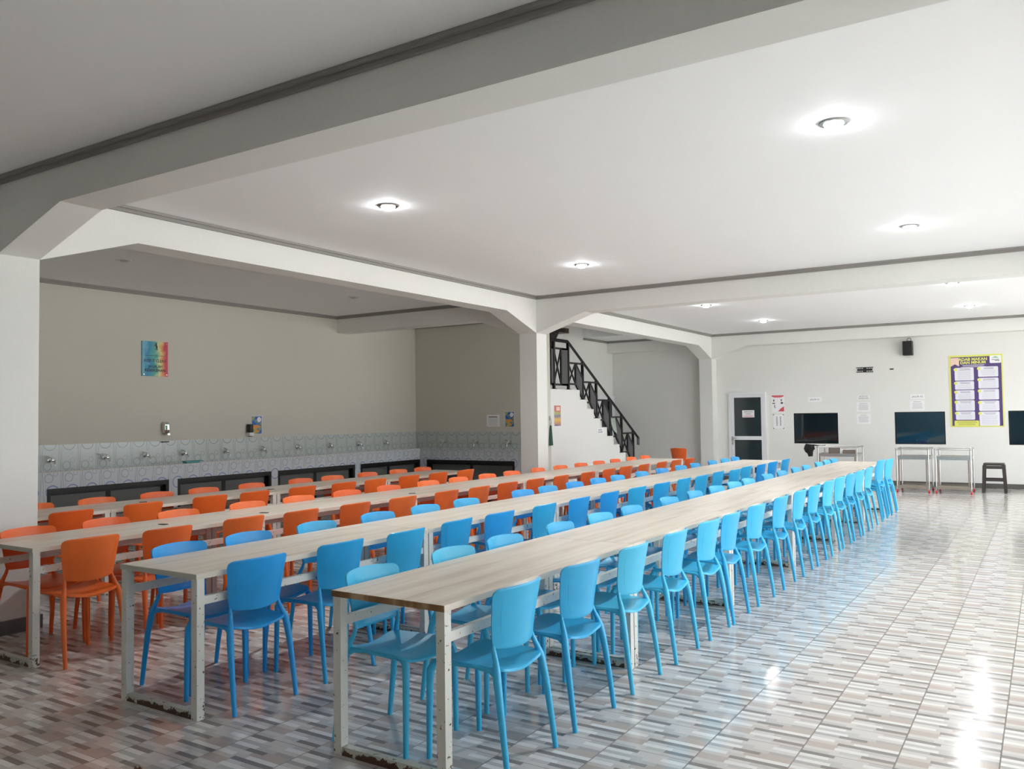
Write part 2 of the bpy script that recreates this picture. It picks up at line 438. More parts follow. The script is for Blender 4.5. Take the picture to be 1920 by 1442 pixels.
# beams across the room (with haunches at the pillars)
HL = 0.82
def xbeam(y0, y1, xa, xb, ha, hb):
    pl = [(xa, ZC), (xb, ZC)]
    pl += [(xb, ZH), (xb-HL, ZB)] if hb else [(xb, ZB)]
    pl += [(xa+HL, ZB), (xa, ZH)] if ha else [(xa, ZB)]
    struct('ceiling_beam', MB().prism(pl, y0, y1, 'y'), M['wall'])
def ybeam(x0, x1, ya, yb, ha, hb):
    pl = [(ya, ZC), (yb, ZC)]
    pl += [(yb, ZH), (yb-HL, ZB)] if hb else [(yb, ZB)]
    pl += [(ya+HL, ZB), (ya, ZH)] if ha else [(ya, ZB)]
    struct('ceiling_beam', MB().prism(pl, x0, x1, 'x'), M['wall'])
for (y0, y1) in PY:
    xbeam(y0, y1, PX1, XO, True, True)
    xbeam(y0, y1, XO+0.30, XV-0.15, True, True)  # beams over the added covered strip
    xbeam(y0, y1, XL if y0 < 18 else XR2, PX0, False, True)
for x0, x1 in ((PX0, PX1), (XO, XO+0.30), (XV-0.15, XV+0.15)):
    ybeam(x0, x1, YN, 3.11, False, True)
    ybeam(x0, x1, 3.41, 10.79, True, True)
    ybeam(x0, x1, 11.09, 18.60, True, True)
# grey two-step ceiling mouldings round each ceiling field
def mould(i, x0, x1, y0, y1, sides='WESN'):
    b = MB()
    for (d, za, zb) in ((0.028, 3.290, 3.316), (0.052, 3.316, ZC-0.001)):
        if 'W' in sides: b.box(x0, x0+d, y0, y1, za, zb)
        if 'E' in sides: b.box(x1-d, x1, y0, y1, za, zb)
        if 'S' in sides: b.box(x0+d, x1-d, y0, y0+d, za, zb)
        if 'N' in sides: b.box(x0+d, x1-d, y1-d, y1, za, zb)
    struct('trim_%d' % i, b, M['rail_grey'])
mould(1, PX1, XO, 3.41, 10.79); mould(2, PX1, XO, 11.09, 18.60)
mould(3, XL, PX0, 3.41, 10.79); mould(4, XL, PX0, 11.09, YB)
mould(5, XR2, PX0, 17.35, 18.60, 'WEN'); mould(6, PX1, XO, YN, 3.11)
# skirting
struct('baseboard_far', MB().box(PX1+0.03, -6.19, YF-0.012, YF, 0, 0.095).box(-5.29, XO, YF-0.012, YF, 0, 0.095).box(XR2, PX0-0.03, YF-0.012, YF, 0, 0.095), M['base_dark'])
struct('baseboard_left', MB().box(XL, XL+0.012, YN, 3.3, 0, 0.095), M['base_dark'])
struct('baseboard_near', MB().box(XL, XO, YN, YN+0.012, 0, 0.095), M['base_dark'])

# ------------------------------------------------------------ doors
def glazed_door(i, w_, h, loc, rz):
    f_ = MB(); e = 0.05
    f_.box(0, e, -0.05, 0, 0, h).box(w_-e, w_, -0.05, 0, 0, h).box(e, w_-e, -0.05, 0, h-e, h)
    d = struct('door_%d' % i, f_, M['white_alu']); d.location = loc; d.rotation_euler = (0, 0, rz)
    lf = MB(); a0, a1 = e+0.003, w_-e-0.003; s_ = 0.075
    lf.box(a0, a0+s_, -0.04, -0.004, 0.01, h-e-0.003).box(a1-s_+0.02, a1, -0.04, -0.004, 0.01, h-e-0.003)
    for z0, z1 in ((0.01, 0.12), (0.925, 1.01), (h-e-0.063, h-e-0.003)):
        lf.box(a0+s_, a1-s_+0.02, -0.04, -0.004, z0, z1)
    leaf = lf.build('door_leaf', M['white_alu'], d)
    for z0, z1 in ((0.12, 0.925), (1.01, h-e-0.063)):
        MB().box(a0+s_, a1-s_+0.02, -0.03, -0.012, z0, z1).build('glass_panel', M['door_glass'], leaf)
    hd = MB().box(a0+0.012, a0+0.045, -0.05, -0.04, 0.90, 1.0).tube([(a0+0.03, -0.05, 0.965), (a0+0.03, -0.085, 0.965), (a0+0.13, -0.085, 0.965)], 0.008, 8).box(a0+0.017, a0+0.04, -0.048, -0.04, 0.82, 0.87)
    hd.build('door_handle', M['steel'], leaf)
    return d
glazed_door(1, 0.85, 2.0, (-6.165, YF, 0), 0)
glazed_door(2, 0.82, 2.0, (XR2, 18.05, 0), R(90))

# ------------------------------------------------------------ lettering
def text_mesh(txt, size, mat, name='lettering', bold=0.0, align='CENTER'):
    cu = bpy.data.curves.new(name, 'FONT'); cu.body = txt; cu.size = size; cu.align_x = align; cu.align_y = 'CENTER'
    cu.extrude = 0.0006; cu.offset = bold; cu.resolution_u = 2
    o = bpy.data.objects.new(name, cu); COL.objects.link(o)
    dg = bpy.context.evaluated_depsgraph_get(); dg.update()
    me = bpy.data.meshes.new_from_object(o.evaluated_get(dg))
    bpy.data.objects.remove(o); bpy.data.curves.remove(cu)
    me.materials.clear(); me.materials.append(mat)
    return me
def letter(txt, size, mat, parent, x, z, y=-0.004, wmax=None, name='lettering', bold=0.0):
    """text in the parent's local x-z plane, facing local -y"""
    me = text_mesh(txt, size, mat, name, bold)
    ws = [v.co.x for v in me.vertices]; wd = max(ws)-min(ws)
    s_ = wmax/wd if (wmax and wd > 0) else 1.0
    me.transform(Matrix.Diagonal((s_, 1, 1, 1))); me.transform(Matrix.Rotation(R(90), 4, 'X'))
    o = bpy.data.objects.new(name, me); COL.objects.link(o); o.parent = parent; o.location = (x, y, z)
    return o
def wall_thing(name, label, cat, loc, rz, group=None): return thing(name, label, cat, loc, rz, group)
FACE_S = 0.0          # on the far wall / back wall: local -y faces the camera side (-Y)
FACE_E = R(90)        # on a wall whose face looks to +X: local x runs along +Y
def sheet(parent, w_, h, mat, name='sheet', x=0.0, z=0.0, y=0.0, th=0.003, rot=0.0):
    o = MB().box(-w_/2, w_/2, -th, 0, -h/2, h/2).build(name, mat, parent, loc=(x, y, z))
    o.rotation_euler = (0, rot, 0); return o
def lines(parent, w_, rows, z0, dz, mat, name='text_lines', h=0.006, y=-0.0035, x=0, jitter=0.25):
    b = MB()
    for k in range(rows):
        a = w_*(1-random.random()*jitter)
        b.box(x-a/2, x+a/2, y-0.0005, y, z0-k*dz-h/2, z0-k*dz+h/2)
    return b.build(name, mat, parent)

G = 'notices on the far wall'
def label_sign(x0, x1, z0, z1, txts, label, size=0.045):
    p = wall_thing('wall_label', label, 'sign', ((x0+x1)/2, YF, (z0+z1)/2), 0)
    sheet(p, x1-x0, z1-z0, M['paper'])
    n_ = len(txts)
    for k, (tx_, wd) in enumerate(txts):
        letter(tx_, size, M['ink'], p, 0, ((n_-1)/2-k)*0.042, wmax=wd)
    return p
label_sign(-4.397, -4.113, 1.757, 1.862, [('JALUR A1', 0.19)], 'small white sign reading JALUR A1 above the left hatch')
label_sign(-3.386, -3.141, 1.79, 1.881, [('BATAS CUP', 0.17), ('MAKANAN SANTRI', 0.20)], 'small white two-line sign above two papers between the hatches', 0.034)
label_sign(-2.362, -2.096, 1.776, 1.877, [('JALUR A2', 0.20)], 'small white sign reading JALUR A2 above the middle hatch')
def paper(x0, x1, z0, z1, label, rows=8, head=True):
    p = wall_thing('paper_notice', label, 'paper', ((x0+x1)/2, YF, (z0+z1)/2), 0)
    w_, h = x1-x0, z1-z0
    sheet(p, w_, h, M['paper'])
    lines(p, w_*0.75, rows, h/2-0.055, (h-0.08)/rows, M['faint_ink'])
    if head: lines(p, w_*0.55, 1, h/2-0.028, 0.02, M['ink'], 'heading', 0.005)
    return p
paper(-3.408, -3.134, 1.53, 1.733, 'white printed page, upper of two between the hatches')
paper(-3.412, -3.132, 1.272, 1.485, 'white printed page, lower of two between the hatches')
paper(-2.375, -2.102, 1.545, 1.747, 'white printed page directly above the middle hatch')
# red and white poster and two-column paper by the door
p = wall_thing('health_poster', 'white poster with red top band and red corner beside the glazed door', 'poster', (-5.056, YF, 1.73), 0)
sheet(p, 0.284, 0.395, M['paper'])
MB().prism([(-0.13, 0.19), (0.13, 0.19), (0.135, 0.165), (0.07, 0.142), (-0.07, 0.142), (-0.135, 0.165)], -0.005, -0.003, 'y').build('header_band', M['red_print'], p)
MB().prism([(0.0, -0.17), (0.135, -0.17), (0.135, -0.06), (0.09, -0.085), (0.045, -0.12)], -0.005, -0.003, 'y').build('corner_patch', M['red_print'], p)
b = MB()
for (x, z, w_, h) in ((-0.085, 0.075, 0.022, 0.05), (0.08, 0.08, 0.02, 0.05), (-0.09, 0.012, 0.06, 0.02), (0.09, 0.018, 0.05, 0.035), (-0.07, -0.05, 0.015, 0.05), (-0.06, -0.085, 0.02, 0.015)):
    b.box(x-w_/2, x+w_/2, -0.0045, -0.0035, z-h/2, z+h/2)
b.build('pictograms', M['ink'], p)
p = wall_thing('paper_notice', 'white paper with two columns of print and black pins beside door', 'paper', (-5.049, YF, 1.335), 0)
sheet(p, 0.216, 0.305, M['paper'])
for x in (-0.035, 0.045): lines(p, 0.035, 12, 0.105, 0.0175, M['ink'], 'text_column', 0.008, x=x)
for x, z in ((-0.108, 0.152), (0.108, 0.152), (0.108, -0.15), (-0.108, -0.15)):
    MB().lathe([(0.010, -0.006), (0.012, 0.0)], 10, axis='y').build('pin', M['black_plastic'], p, loc=(x, -0.003, z))
# notice on the door glass
p = wall_thing('door_notice', 'small white notice taped to the upper glass of the white door', 'sign', (-5.713, YF-0.033, 1.517), 0)
sheet(p, 0.274, 0.162, M['paper'])
letter('PERHATIAN', 0.036, M['ink'], p, 0, 0.042, wmax=0.2); letter('MASUK', 0.034, M['ink'], p, 0, -0.005, wmax=0.12)
lines(p, 0.22, 1, -0.055, 0.02, M['red_print'], 'red_line', 0.012)
# mounting bracket and slot
p = wall_thing('wall_bracket', 'black perforated steel mounting bracket high on the far wall', 'bracket', (-3.223, YF, 2.417), 0)
b = MB(); b.prism([(-0.17, -0.055), (0.17, -0.055), (0.15, -0.02), (0.15, 0.02), (0.17, 0.055), (-0.17, 0.055), (-0.15, 0.02), (-0.15, -0.02)], -0.012, 0.0, 'y')
b.build('plate', M['black_metal'], p)
for zz in (-0.03, 0.03):
    for xx in (-0.135, -0.095, -0.05, 0.05, 0.095, 0.135):
        MB().box(xx-0.014, xx+0.014, -0.0135, -0.012, zz-0.007, zz+0.007).build('slot', M['paper'], p)
p = MB().box(-0.037, 0.037, -0.006, 0, -0.012, 0.012).build('wall_slot', M['black_plastic'], loc=(-2.70, YF, 2.41)); tag(p, 'tiny black bar on the far wall right of the bracket', 'wall plate')
# loudspeaker
p = thing('loudspeaker', 'black box loudspeaker hung high on the far wall under the beam', 'speaker', (-2.367, YF, 2.818))
MB().box(-0.093, 0.093, -0.20, -0.04, -0.148, 0.148).build('cabinet', M['black_plastic'], p, bevel=0.012)
MB().box(-0.08, 0.08, -0.205, -0.20, -0.135, 0.135).build('grille', M['black_metal'], p, bevel=0.002)
MB().box(-0.03, 0.03, -0.04, 0, -0.05, 0.05).build('bracket', M['black_metal'], p)
MB().tube([(0.02+0.036*math.cos(a), -0.06, 0.178+0.036*math.sin(a)) for a in [R(x) for x in range(-110, 240, 14)]], 0.006, 6).build('cable_loop', M['black_plastic'], p, smooth=True)

# etiquette banner ADAB MAKAN DAN MINUM
BX0, BX1, BZ0, BZ1 = -1.640, -0.705, 1.204, 2.634
BW, BH = BX1-BX0, BZ1-BZ0
p = thing('etiquette_banner', 'tall purple banner with yellow border and heading ADAB MAKAN DAN MINUM', 'banner', ((BX0+BX1)/2, YF-0.004, (BZ0+BZ1)/2))
sheet(p, BW, BH, M['yellow'], 'border')
sheet(p, BW-0.055, BH-0.06, M['purple'], 'sheet', z=-0.008, y=-0.003, th=0.002, x=0.004)
def bp(fx, fz): return ((fx-0.5)*BW, (0.5-fz)*BH)   # fractions from top left
x, z = bp(0.455, 0.062); letter('ADAB MAKAN', 0.078, M['yellow'], p, x, z, -0.0062, 0.50, 'heading', 0.0028)
x, z = bp(0.455, 0.108); letter('DAN MINUM', 0.078, M['yellow'], p, x, z, -0.0062, 0.44, 'heading', 0.0028)
x, z = bp(0.46, 0.140)
lines(p, 0.44, 3, z, 0.020, M['panel_print'], 'subtitle', 0.007, -0.0055, x)
x0, z0 = bp(0.035, 0.035); x1, z1 = bp(0.195, 0.155)
MB().prism([(x0, z0), (x1, z0), (x1, z1), ((x0+x1)/2, z1+0.045), (x0, z1)], -0.0065, -0.005, 'y').build('ribbon', M['peach'], p)
def rrect(cx, cz, w_, h, r, y0, y1, mat, name, par):
    pts = []
    for (sx, sz, a0) in ((1, 1, 0), (-1, 1, 90), (-1, -1, 180), (1, -1, 270)):
        for k in range(5):
            a = R(a0+k*22.5); pts.append((cx+sx*(w_/2-r)+r*math.cos(a), cz+sz*(h/2-r)+r*math.sin(a)))
    return MB().prism(pts, y0, y1, 'y').build(name, mat, par)
x, z = bp(0.87, 0.072); lg = rrect(x, z, 0.195, 0.15, 0.02, -0.0065, -0.005, M['paper'], 'emblem_patch', p)
MB().prism([(x-0.07, z+0.02), (x, z+0.055), (x+0.07, z+0.02), (x, z+0.03)], -0.008, -0.0065, 'y').build('emblem_roof', M['green_print'], lg)
MB().box(x-0.065, x+0.06, -0.008, -0.0065, z-0.012, z-0.002).box(x-0.01, x+0.07, -0.008, -0.0065, z-0.035, z-0.024).build('emblem_lines', M['ink'], lg)
left = [(0.175, 0.355), (0.365, 0.48), (0.49, 0.62), (0.63, 0.775), (0.785, 0.90)]
right = [(0.17, 0.31), (0.325, 0.47), (0.48, 0.625), (0.64, 0.78), (0.79, 0.985)]
for coln, (fx0, fx1), rows in ((0, (0.105, 0.465), left), (1, (0.545, 0.915), right)):
    for k, (f0, f1) in enumerate(rows):
        x0, z0 = bp(fx0, f0); x1, z1 = bp(fx1, f1)
        bx = rrect((x0+x1)/2, (z0+z1)/2, x1-x0, z0-z1, 0.02, -0.0065, -0.005, M['panel_print'], 'text_panel', p)
        lines(bx, (x1-x0)*0.62, 2, z0-0.025, 0.022, M['ink'], 'panel_heading', 0.006, -0.0066, (x0+x1)/2+0.01)
        nr = max(2, int((z0-z1-0.07)/0.022)); lines(bx, (x1-x0)*0.8, nr, z0-0.078, 0.022, M['faint_ink'], 'panel_text', 0.005, -0.0066, (x0+x1)/2)
        bd = MB().lathe([(0.028, -0.009), (0.030, -0.0065)], 16, axis='y').build('number_badge', M['yellow'], bx, loc=(x0+0.012, 0, z0-0.035))
x0, z0 = bp(0.075, 0.912); x1, z1 = bp(0.535, 0.99)
bx = rrect((x0+x1)/2, (z0+z1)/2, x1-x0, z0-z1, 0.02, -0.0065, -0.005, M['yellow'], 'footer_panel', p)
lines(bx, (x1-x0)*0.85, 4, z0-0.02, 0.022, M['ink'], 'footer_text', 0.005, -0.0066, (x0+x1)/2)

# back-wall papers by the second trough
p = thing('paper_notice', 'grey-lit printed page on the wall above the short wash trough', 'paper', (-8.72, YB, 1.455))
sheet(p, 0.285, 0.22, M['paper']); lines(p, 0.2, 1, 0.07, 0.02, M['ink'], 'heading', 0.014); lines(p, 0.23, 7, 0.04, 0.02, M['faint_ink'])
def hand_poster(loc, rz, w_, h, label):
    p = thing('handwashing_poster', label, 'poster', loc, rz)
    sheet(p, w_, h, M['paper']); sheet(p, w_-0.012, h-0.012, M['blue_poster'], 'picture', y=-0.003, th=0.001)
    MB().lathe([(w_*0.2, -0.006), (w_*0.2, -0.004)], 16, axis='y').build('emblem', M['paper'], p, loc=(w_*0.22, 0, h*0.3))
    b = MB(); b.prism([(-w_*0.45, -h*0.02), (w_*0.1, h*0.02), (w_*0.4, -h*0.1), (w_*0.05, -h*0.18), (-w_*0.3, -h*0.2)], -0.0055, -0.004, 'y')
    b.prism([(-w_*0.2, -h*0.26), (w_*0.1, -h*0.24), (w_*0.25, -h*0.38), (0, -h*0.42)], -0.0055, -0.004, 'y'); b.build('hands_print', M['orange_print'], p)
    return p
hand_poster((-8.35, YB, 1.477), 0, 0.20, 0.285, 'blue hand-washing poster at the pillar end of the short wash trough')
hand_poster((XL, 8.998, 1.448), FACE_E, 0.205, 0.29, 'blue hand-washing poster on left wall beside dark soap dispenser')
# KEEP IT CLEAN board
p = thing('cleanliness_sign', 'rainbow coloured board reading KEEP IT CLEAN high on the left wall', 'sign', (XL, 7.19, 2.408), FACE_E)
o = MB().box(0, 0.02, 0, 0.40, -0.245, 0.245).build('board', M['rainbow'], p, loc=(-0.2, 0, 0)); o.rotation_euler = (0, 0, R(-90))
letter('KEEP IT CLEAN', 0.06, M['ink'], p, 0, -0.028, -0.021, 0.34, bold=0.001)
letter('JAGALAH', 0.055, M['ink'], p, 0.005, -0.108, -0.021, 0.22, bold=0.001)
letter('KEBERSIHAN', 0.055, M['ink'], p, 0.0, -0.162, -0.021, 0.32, bold=0.001)
b = MB()
def limb(x0, z0, x1, z1, w_):
    L = math.hypot(x1-x0, z1-z0); nx, nz = -(z1-z0)/L*w_/2, (x1-x0)/L*w_/2
    b.prism([(x0+nx, z0+nz), (x1+nx, z1+nz), (x1-nx, z1-nz), (x0-nx, z0-nz)], -0.0215, -0.02, 'y')
b.lathe([(0.011, -0.0215), (0.011, -0.02)], 12, (0.012, 0, 0.215), 'y')
limb(0.012, 0.205, 0.022, 0.160, 0.022); limb(0.012, 0.196, -0.022, 0.184, 0.009); limb(0.014, 0.196, 0.036, 0.165, 0.009)
limb(0.020, 0.165, 0.010, 0.128, 0.010); limb(0.024, 0.165, 0.034, 0.125, 0.010)
b.box(-0.16, 0.16, -0.0212, -0.02, 0.043, 0.048)
b.build('silhouette', M['ink'], p)
for x, z in ((-0.175, -0.22), (0.18, -0.22), (-0.175, 0.22), (0.18, 0.22)): MB().lathe([(0.008, -0.024), (0.01, -0.02)], 10, axis='y').build('screw', M['chrome'], p, loc=(x, 0, z))
# food poster, small notice on the stair flank
XS = -7.55
p = thing('food_poster', 'narrow colourful poster with red top on the white stair wall', 'poster', (XS, 13.335, 1.53), FACE_E)
sheet(p, 0.255, 0.40, M['paper'])
o = MB().box(-0.12, 0.12, -0.0045, -0.003, 0, 0.375).build('picture', M['food_print'], p, loc=(0, 0, -0.185))
sheet(p, 0.13, 0.07, M['peach'], 'title_box', x=0.02, z=0.13, y=-0.0045, th=0.001)
p = thing('step_notice', 'tiny white two-line notice on the stair wall below the steps', 'sign', (XS, 15.07, 1.215), FACE_E)
sheet(p, 0.30, 0.115, M['paper']); letter('BATAS', 0.04, M['ink'], p, -0.01, 0.02, wmax=0.15); letter('ALAS KAKI', 0.04, M['ink'], p, -0.005, -0.022, wmax=0.19)

# ------------------------------------------------------------ wash troughs
XT, YT = -10.07, 12.47
T0 = 3.15
openL = [(3.72, 5.28), (5.431, 7.077), (7.209, 8.856), (8.983, 10.70), (10.835, 12.47)]
struct('trim_wall_tiles', MB().box(XL, XL+0.008, T0, YB, 0.75, 1.252), M['tile_y'])
struct('trim_wall_tiles_back', MB().box(XL+0.008, -7.55, YB-0.008, YB, 0.75, 1.248), M['tile_x'])
def cabinet(p, axis, a, b, face):
    """black-framed two-leaf cabinet in the trough front; axis 'y' = along the left wall, 'x' = along the back wall"""
    e = 0.055; zt, zb = 0.735, 0.03
    def BX(mb, a0, a1, d0, d1, z0, z1):
        if axis == 'y': mb.box(face-d1, face-d0, a0, a1, z0, z1)
        else: mb.box(a0, a1, face+d0, face+d1, z0, z1)
        return mb
    f_ = MB()
    BX(f_, a, b, 0.0, 0.07, zt-e, zt); BX(f_, a, b, 0.0, 0.07, zb, zb+0.04); BX(f_, a, a+e*0.8, 0.0, 0.07, zb+0.04, zt-e); BX(f_, b-e*0.8, b, 0.0, 0.07, zb+0.04, zt-e)
    fo = f_.build('cabinet_frame', M['black_frame'], p)
    i0, i1 = a+e*0.8, b-e*0.8; mid = (i0+i1)/2
    for q0, q1 in ((i0, mid), (mid, i1)):
        d = MB(); w_ = 0.028
        BX(d, q0+0.002, q1-0.002, 0.075, 0.10, zt-e-w_, zt-e); BX(d, q0+0.002, q1-0.002, 0.075, 0.10, zb+0.04, zb+0.04+w_)
        BX(d, q0+0.002, q0+w_, 0.075, 0.10, zb+0.04+w_, zt-e-w_); BX(d, q1-w_, q1-0.002, 0.075, 0.10, zb+0.04+w_, zt-e-w_)
        do = d.build('cabinet_door', M['black_frame'], p)
        BX(MB(), q0+w_, q1-w_, 0.085, 0.092, zb+0.04+w_, zt-e-w_).build('door_panel', M['cab_panel'], do)
    return fo
p = thing('wash_trough', 'long ring-tiled wash trough with black cabinets along the left wall', 'sink', (0, 0, 0))
b = MB(); b.box(XT-0.06, XT, T0, YT, 0.74, 0.935)
ys = T0
for a0, a1 in openL:
    b.box(XT-0.10, XT, ys, a0, 0, 0.74); ys = a1
if ys < YT-0.02: b.box(XT-0.10, XT, ys, YT, 0, 0.74)
b.build('tiled_front', M['tile_y'], p)
MB().box(XL+0.008, XT-0.06, T0, YB-0.008, 0.72, 0.75).box(XT-0.06, XT, T0, YT, 0.935, 0.94).build('basin_floor', M['edge_white'], p)
for a0, a1 in openL: cabinet(p, 'y', a0, a1, XT)
p = thing('wash_trough', 'short ring-tiled wash trough under the stair-side wall in shade', 'sink', (0, 0, 0))
b = MB(); b.box(XT, -7.66, YT, YT+0.06, 0.74, 0.925).box(XT, -9.91, YT, YT+0.10, 0, 0.74).box(-7.94, -7.66, YT, YT+0.10, 0, 0.74).box(-7.72, -7.66, YT+0.10, YB-0.008, 0, 0.925)
b.build('tiled_front', M['tile_x'], p)
MB().box(XT+0.001, -7.72, YT+0.10, YB-0.008, 0.715, 0.74).build('basin_floor', M['edge_white'], p)
cabinet(p, 'x', -9.91, -7.94, YT)

def faucet(label):
    p = thing('faucet', label, 'tap', (0, 0, 0), 0, 'taps along the wash troughs')
    MB().lathe([(0.026, 0.0), (0.026, 0.008), (0.012, 0.012), (0.012, 0.055), (0.02, 0.06), (0.022, 0.095), (0.012, 0.10)], 12, axis='x').build('body', M['chrome'], p, smooth=True)
    MB().tube([(0.085, 0, -0.005), (0.115, 0.0, -0.015), (0.13, 0, -0.05), (0.13, 0, -0.065)], [0.012, 0.011, 0.010, 0.011], 10).build('spout', M['chrome'], p, smooth=True)
    MB().tube([(0.07, 0, 0.015), (0.07, 0, 0.035), (0.075, -0.045, 0.05), (0.078, -0.075, 0.055)], [0.010, 0.010, 0.008, 0.009], 8).build('handle', M['chrome'], p, smooth=True)
    return p
ORD = ['first', 'second', 'third', 'fourth', 'fifth', 'sixth', 'seventh', 'eighth', 'ninth', 'tenth', 'eleventh', 'twelfth', 'thirteenth', 'fourteenth', 'fifteenth', 'sixteenth', 'seventeenth', 'eighteenth', 'nineteenth', 'twentieth']
f0 = faucet('chrome tap on the tiled wall')
for k, y in enumerate([5.724, 6.449, 7.033, 7.641, 8.369, 9.077, 9.828, 10.559, 11.298, 12.017]):
    f = f0 if k == 0 else copy_tree(f0)
    f.location = (XL+0.008, y, 1.06)
    f['label'] = 'chrome tap, %s from the near pillar on the long ring-tiled wash wall' % ORD[k]
for k, x in enumerate([-9.83, -9.075, -8.338]):
    f = copy_tree(f0); f.location = (x, YB-0.008, 1.045); f.rotation_euler = (0, 0, R(-90))
    f['label'] = 'chrome tap, %s from the corner on the short shaded wash wall' % ORD[k]
# soap dispensers
p = thing('soap_dispenser', 'chrome soap dispenser with green window above the third and fourth taps', 'soap dispenser', (XL, 7.344, 1.43))
MB().prism([(0, -0.07), (0.07, -0.07), (0.08, -0.02), (0.075, 0.06), (0.04, 0.09), (0, 0.09)], -0.037, 0.037, 'y').build('body', M['chrome'], p, bevel=0.006)
MB().box(0.078, 0.081, -0.03, 0.0, -0.02, 0.04).build('window', M['green_print'], p)
MB().box(0.02, 0.09, 0.0, 0.035, -0.095, -0.072).build('push_lever', M['chrome'], p)
MB().box(0, 0.05, -0.05, 0.05, -0.20, -0.185).build('drip_tray', M['black_plastic'], p)
p = thing('soap_dispenser', 'dark soap dispenser with white base beside the blue poster on left wall', 'soap dispenser', (XL, 8.826, 1.37))
MB().lathe([(0.045, -0.035), (0.047, -0.03), (0.047, 0.085), (0.043, 0.095)], 20, (0.05, 0, 0)).build('bottle', M['black_plastic'], p, smooth=True)
MB().box(0, 0.095, -0.045, 0.045, -0.09, -0.035).build('base', M['paper'], p, bevel=0.008)
MB().box(0.03, 0.075, -0.02, 0.02, -0.10, -0.09).build('nozzle', M['black_plastic'], p)
p = thing('dish', 'teal plastic dish resting on the rim of the long wash trough', 'dish', (XT-0.03, 7.47, 0.94))
MB().prism([(-0.10, 0.0), (0.10, 0.0), (0.125, 0.035), (-0.12, 0.035)], -0.075, 0.02, 'x').build('bowl', M['teal_plastic'], p, bevel=0.006)
MB().tube([(-0.03, 0.115, 0.03), (-0.03, 0.16, 0.028), (-0.03, 0.19, 0.022)], 0.007, 8).build('handle', M['teal_plastic'], p, smooth=True)

# ------------------------------------------------------------ staircase and railing
Y0, ZL, RUN, RISE = 14.22, 2.02, 0.288, 0.1836
pl = [(YB+0.12, 0), (Y0+RUN*10, 0)]
for k in range(10, 0, -1):
    pl += [(Y0+RUN*k, ZL-RISE*k), (Y0+RUN*(k-1), ZL-RISE*k)]
pl += [(Y0, ZL), (YB+0.12, ZL)]
struct('staircase', MB().prism(pl, XR2, XS, 'x'), M['wall'])
up = MB()      # short dark timber flight climbing from the landing to the upper floor
for k in range(6): up.box(-9.09, -8.33, 13.12+0.25*k, 13.40+0.25*k, ZL+0.17*(k+1)-0.03, ZL+0.17*(k+1))
up.prism([(13.1, 2.02), (13.1, 2.35), (14.20, 3.05), (14.67, 3.30), (14.74, 3.23), (14.46, 2.90), (14.1, 2.62), (13.5, 2.02)], -8.33, -8.27, 'x')
up.box(-9.09, -8.27, 14.64, 15.0, 3.23, 3.30)
st = struct('staircase_upper_flight', up, M['dark_wood'])
MB().box(-9.09, -8.29, 15.0, 15.18, 3.23, 3.33).build('tread_nosing', M['brown_wood'], st)
MB().box(-9.09, -8.45, 14.66, 14.88, 2.75, 3.23).build('timber_panel', M['brown_wood'], st)
MB().box(-8.40, -8.36, 13.9, 14.62, 2.62, 3.05).build('stringer_board', M['dark_wood'], st)

p = thing('stair_railing', 'black metal railing with crossed braces and grey panels on the stairs', 'railing', (XS-0.06, 0, 0))
PYs = [13.33+0.55*0, 13.88]+[13.88+0.576*k for k in range(1, 6)]
def railz(y): return 2.93-0.605*(y-13.88) if y > 13.88 else 2.93
MB().tube([(0, YB+0.13, 2.93), (0, 13.88, 2.93), (0, 17.03, railz(17.03)), (0, 17.03, railz(17.03)-0.16)], 0.034, 4).build('handrail', M['black_metal'], p)
def floor_at(y): return ZL if y < Y0 else ZL-RISE*(int((y-Y0)/RUN)+1)
for y in PYs:
    zf = floor_at(y+0.001)
    q = MB().box(-0.022, 0.022, y-0.022, y+0.022, zf, railz(y)-0.01).build('post', M['black_metal'], p)
    MB().box(-0.04, 0.04, y-0.05, y+0.05, zf, zf+0.012).build('base_plate', M['black_metal'], q)
def bar(mb, y0, z0, y1, z1, w_=0.035, d=0.03):
    L = math.hypot(y1-y0, z1-z0); ny, nz = -(z1-z0)/L*w_/2, (y1-y0)/L*w_/2
    mb.prism([(y0+ny, z0+nz), (y1+ny, z1+nz), (y1-ny, z1-nz), (y0-ny, z0-nz)], -d/2, d/2, 'x')
def panel_seg(ya, yb, zt, zb, drop):
    mid = ya+(yb-ya)*0.5
    q = MB(); bar(q, ya, zt, yb, zt); bar(q, ya, zb, mid if drop else yb, zb); bar(q, mid, zt, mid, zb)
    bar(q, mid, zt-(0 if drop else 0.0), yb, zt-drop); bar(q, mid, zb, yb, zb-drop)
    f_ = q.build('rail_frame', M['black_metal'], p)
    q = MB(); bar(q, ya, zb, mid, zt, 0.025, 0.02); bar(q, ya, zt, mid, zb, 0.025, 0.024); q.build('cross_brace', M['black_metal'], p)
    MB().prism([(mid+0.02, zb), (yb-0.02, zb-drop), (yb-0.02, zt-drop), (mid+0.02, zt)], -0.006, 0.006, 'x').build('infill_panel', M['grey_panel'], p)
panel_seg(YB+0.14, 13.33, 2.78, 2.11, 0.0); panel_seg(13.33, 13.88, 2.78, 2.11, 0.0)
for k in range(5):
    ya, yb = PYs[k+1], PYs[k+2]; zt = railz(yb)-0.05
    panel_seg(ya, yb, zt, zt-0.40, 0.29)
p = MB()      # limp cloth over the rail
tag(p.prism([(15.62, 1.47), (15.82, 1.47), (15.86, 1.30), (15.90, 1.14), (15.80, 1.18), (15.70, 1.24), (15.63, 1.36)], XS-0.033, XS-0.025, 'x').build('cleaning_cloth', M['grey_cloth']), 'pale grey cloth hanging over the lower part of the stair railing', 'cloth')
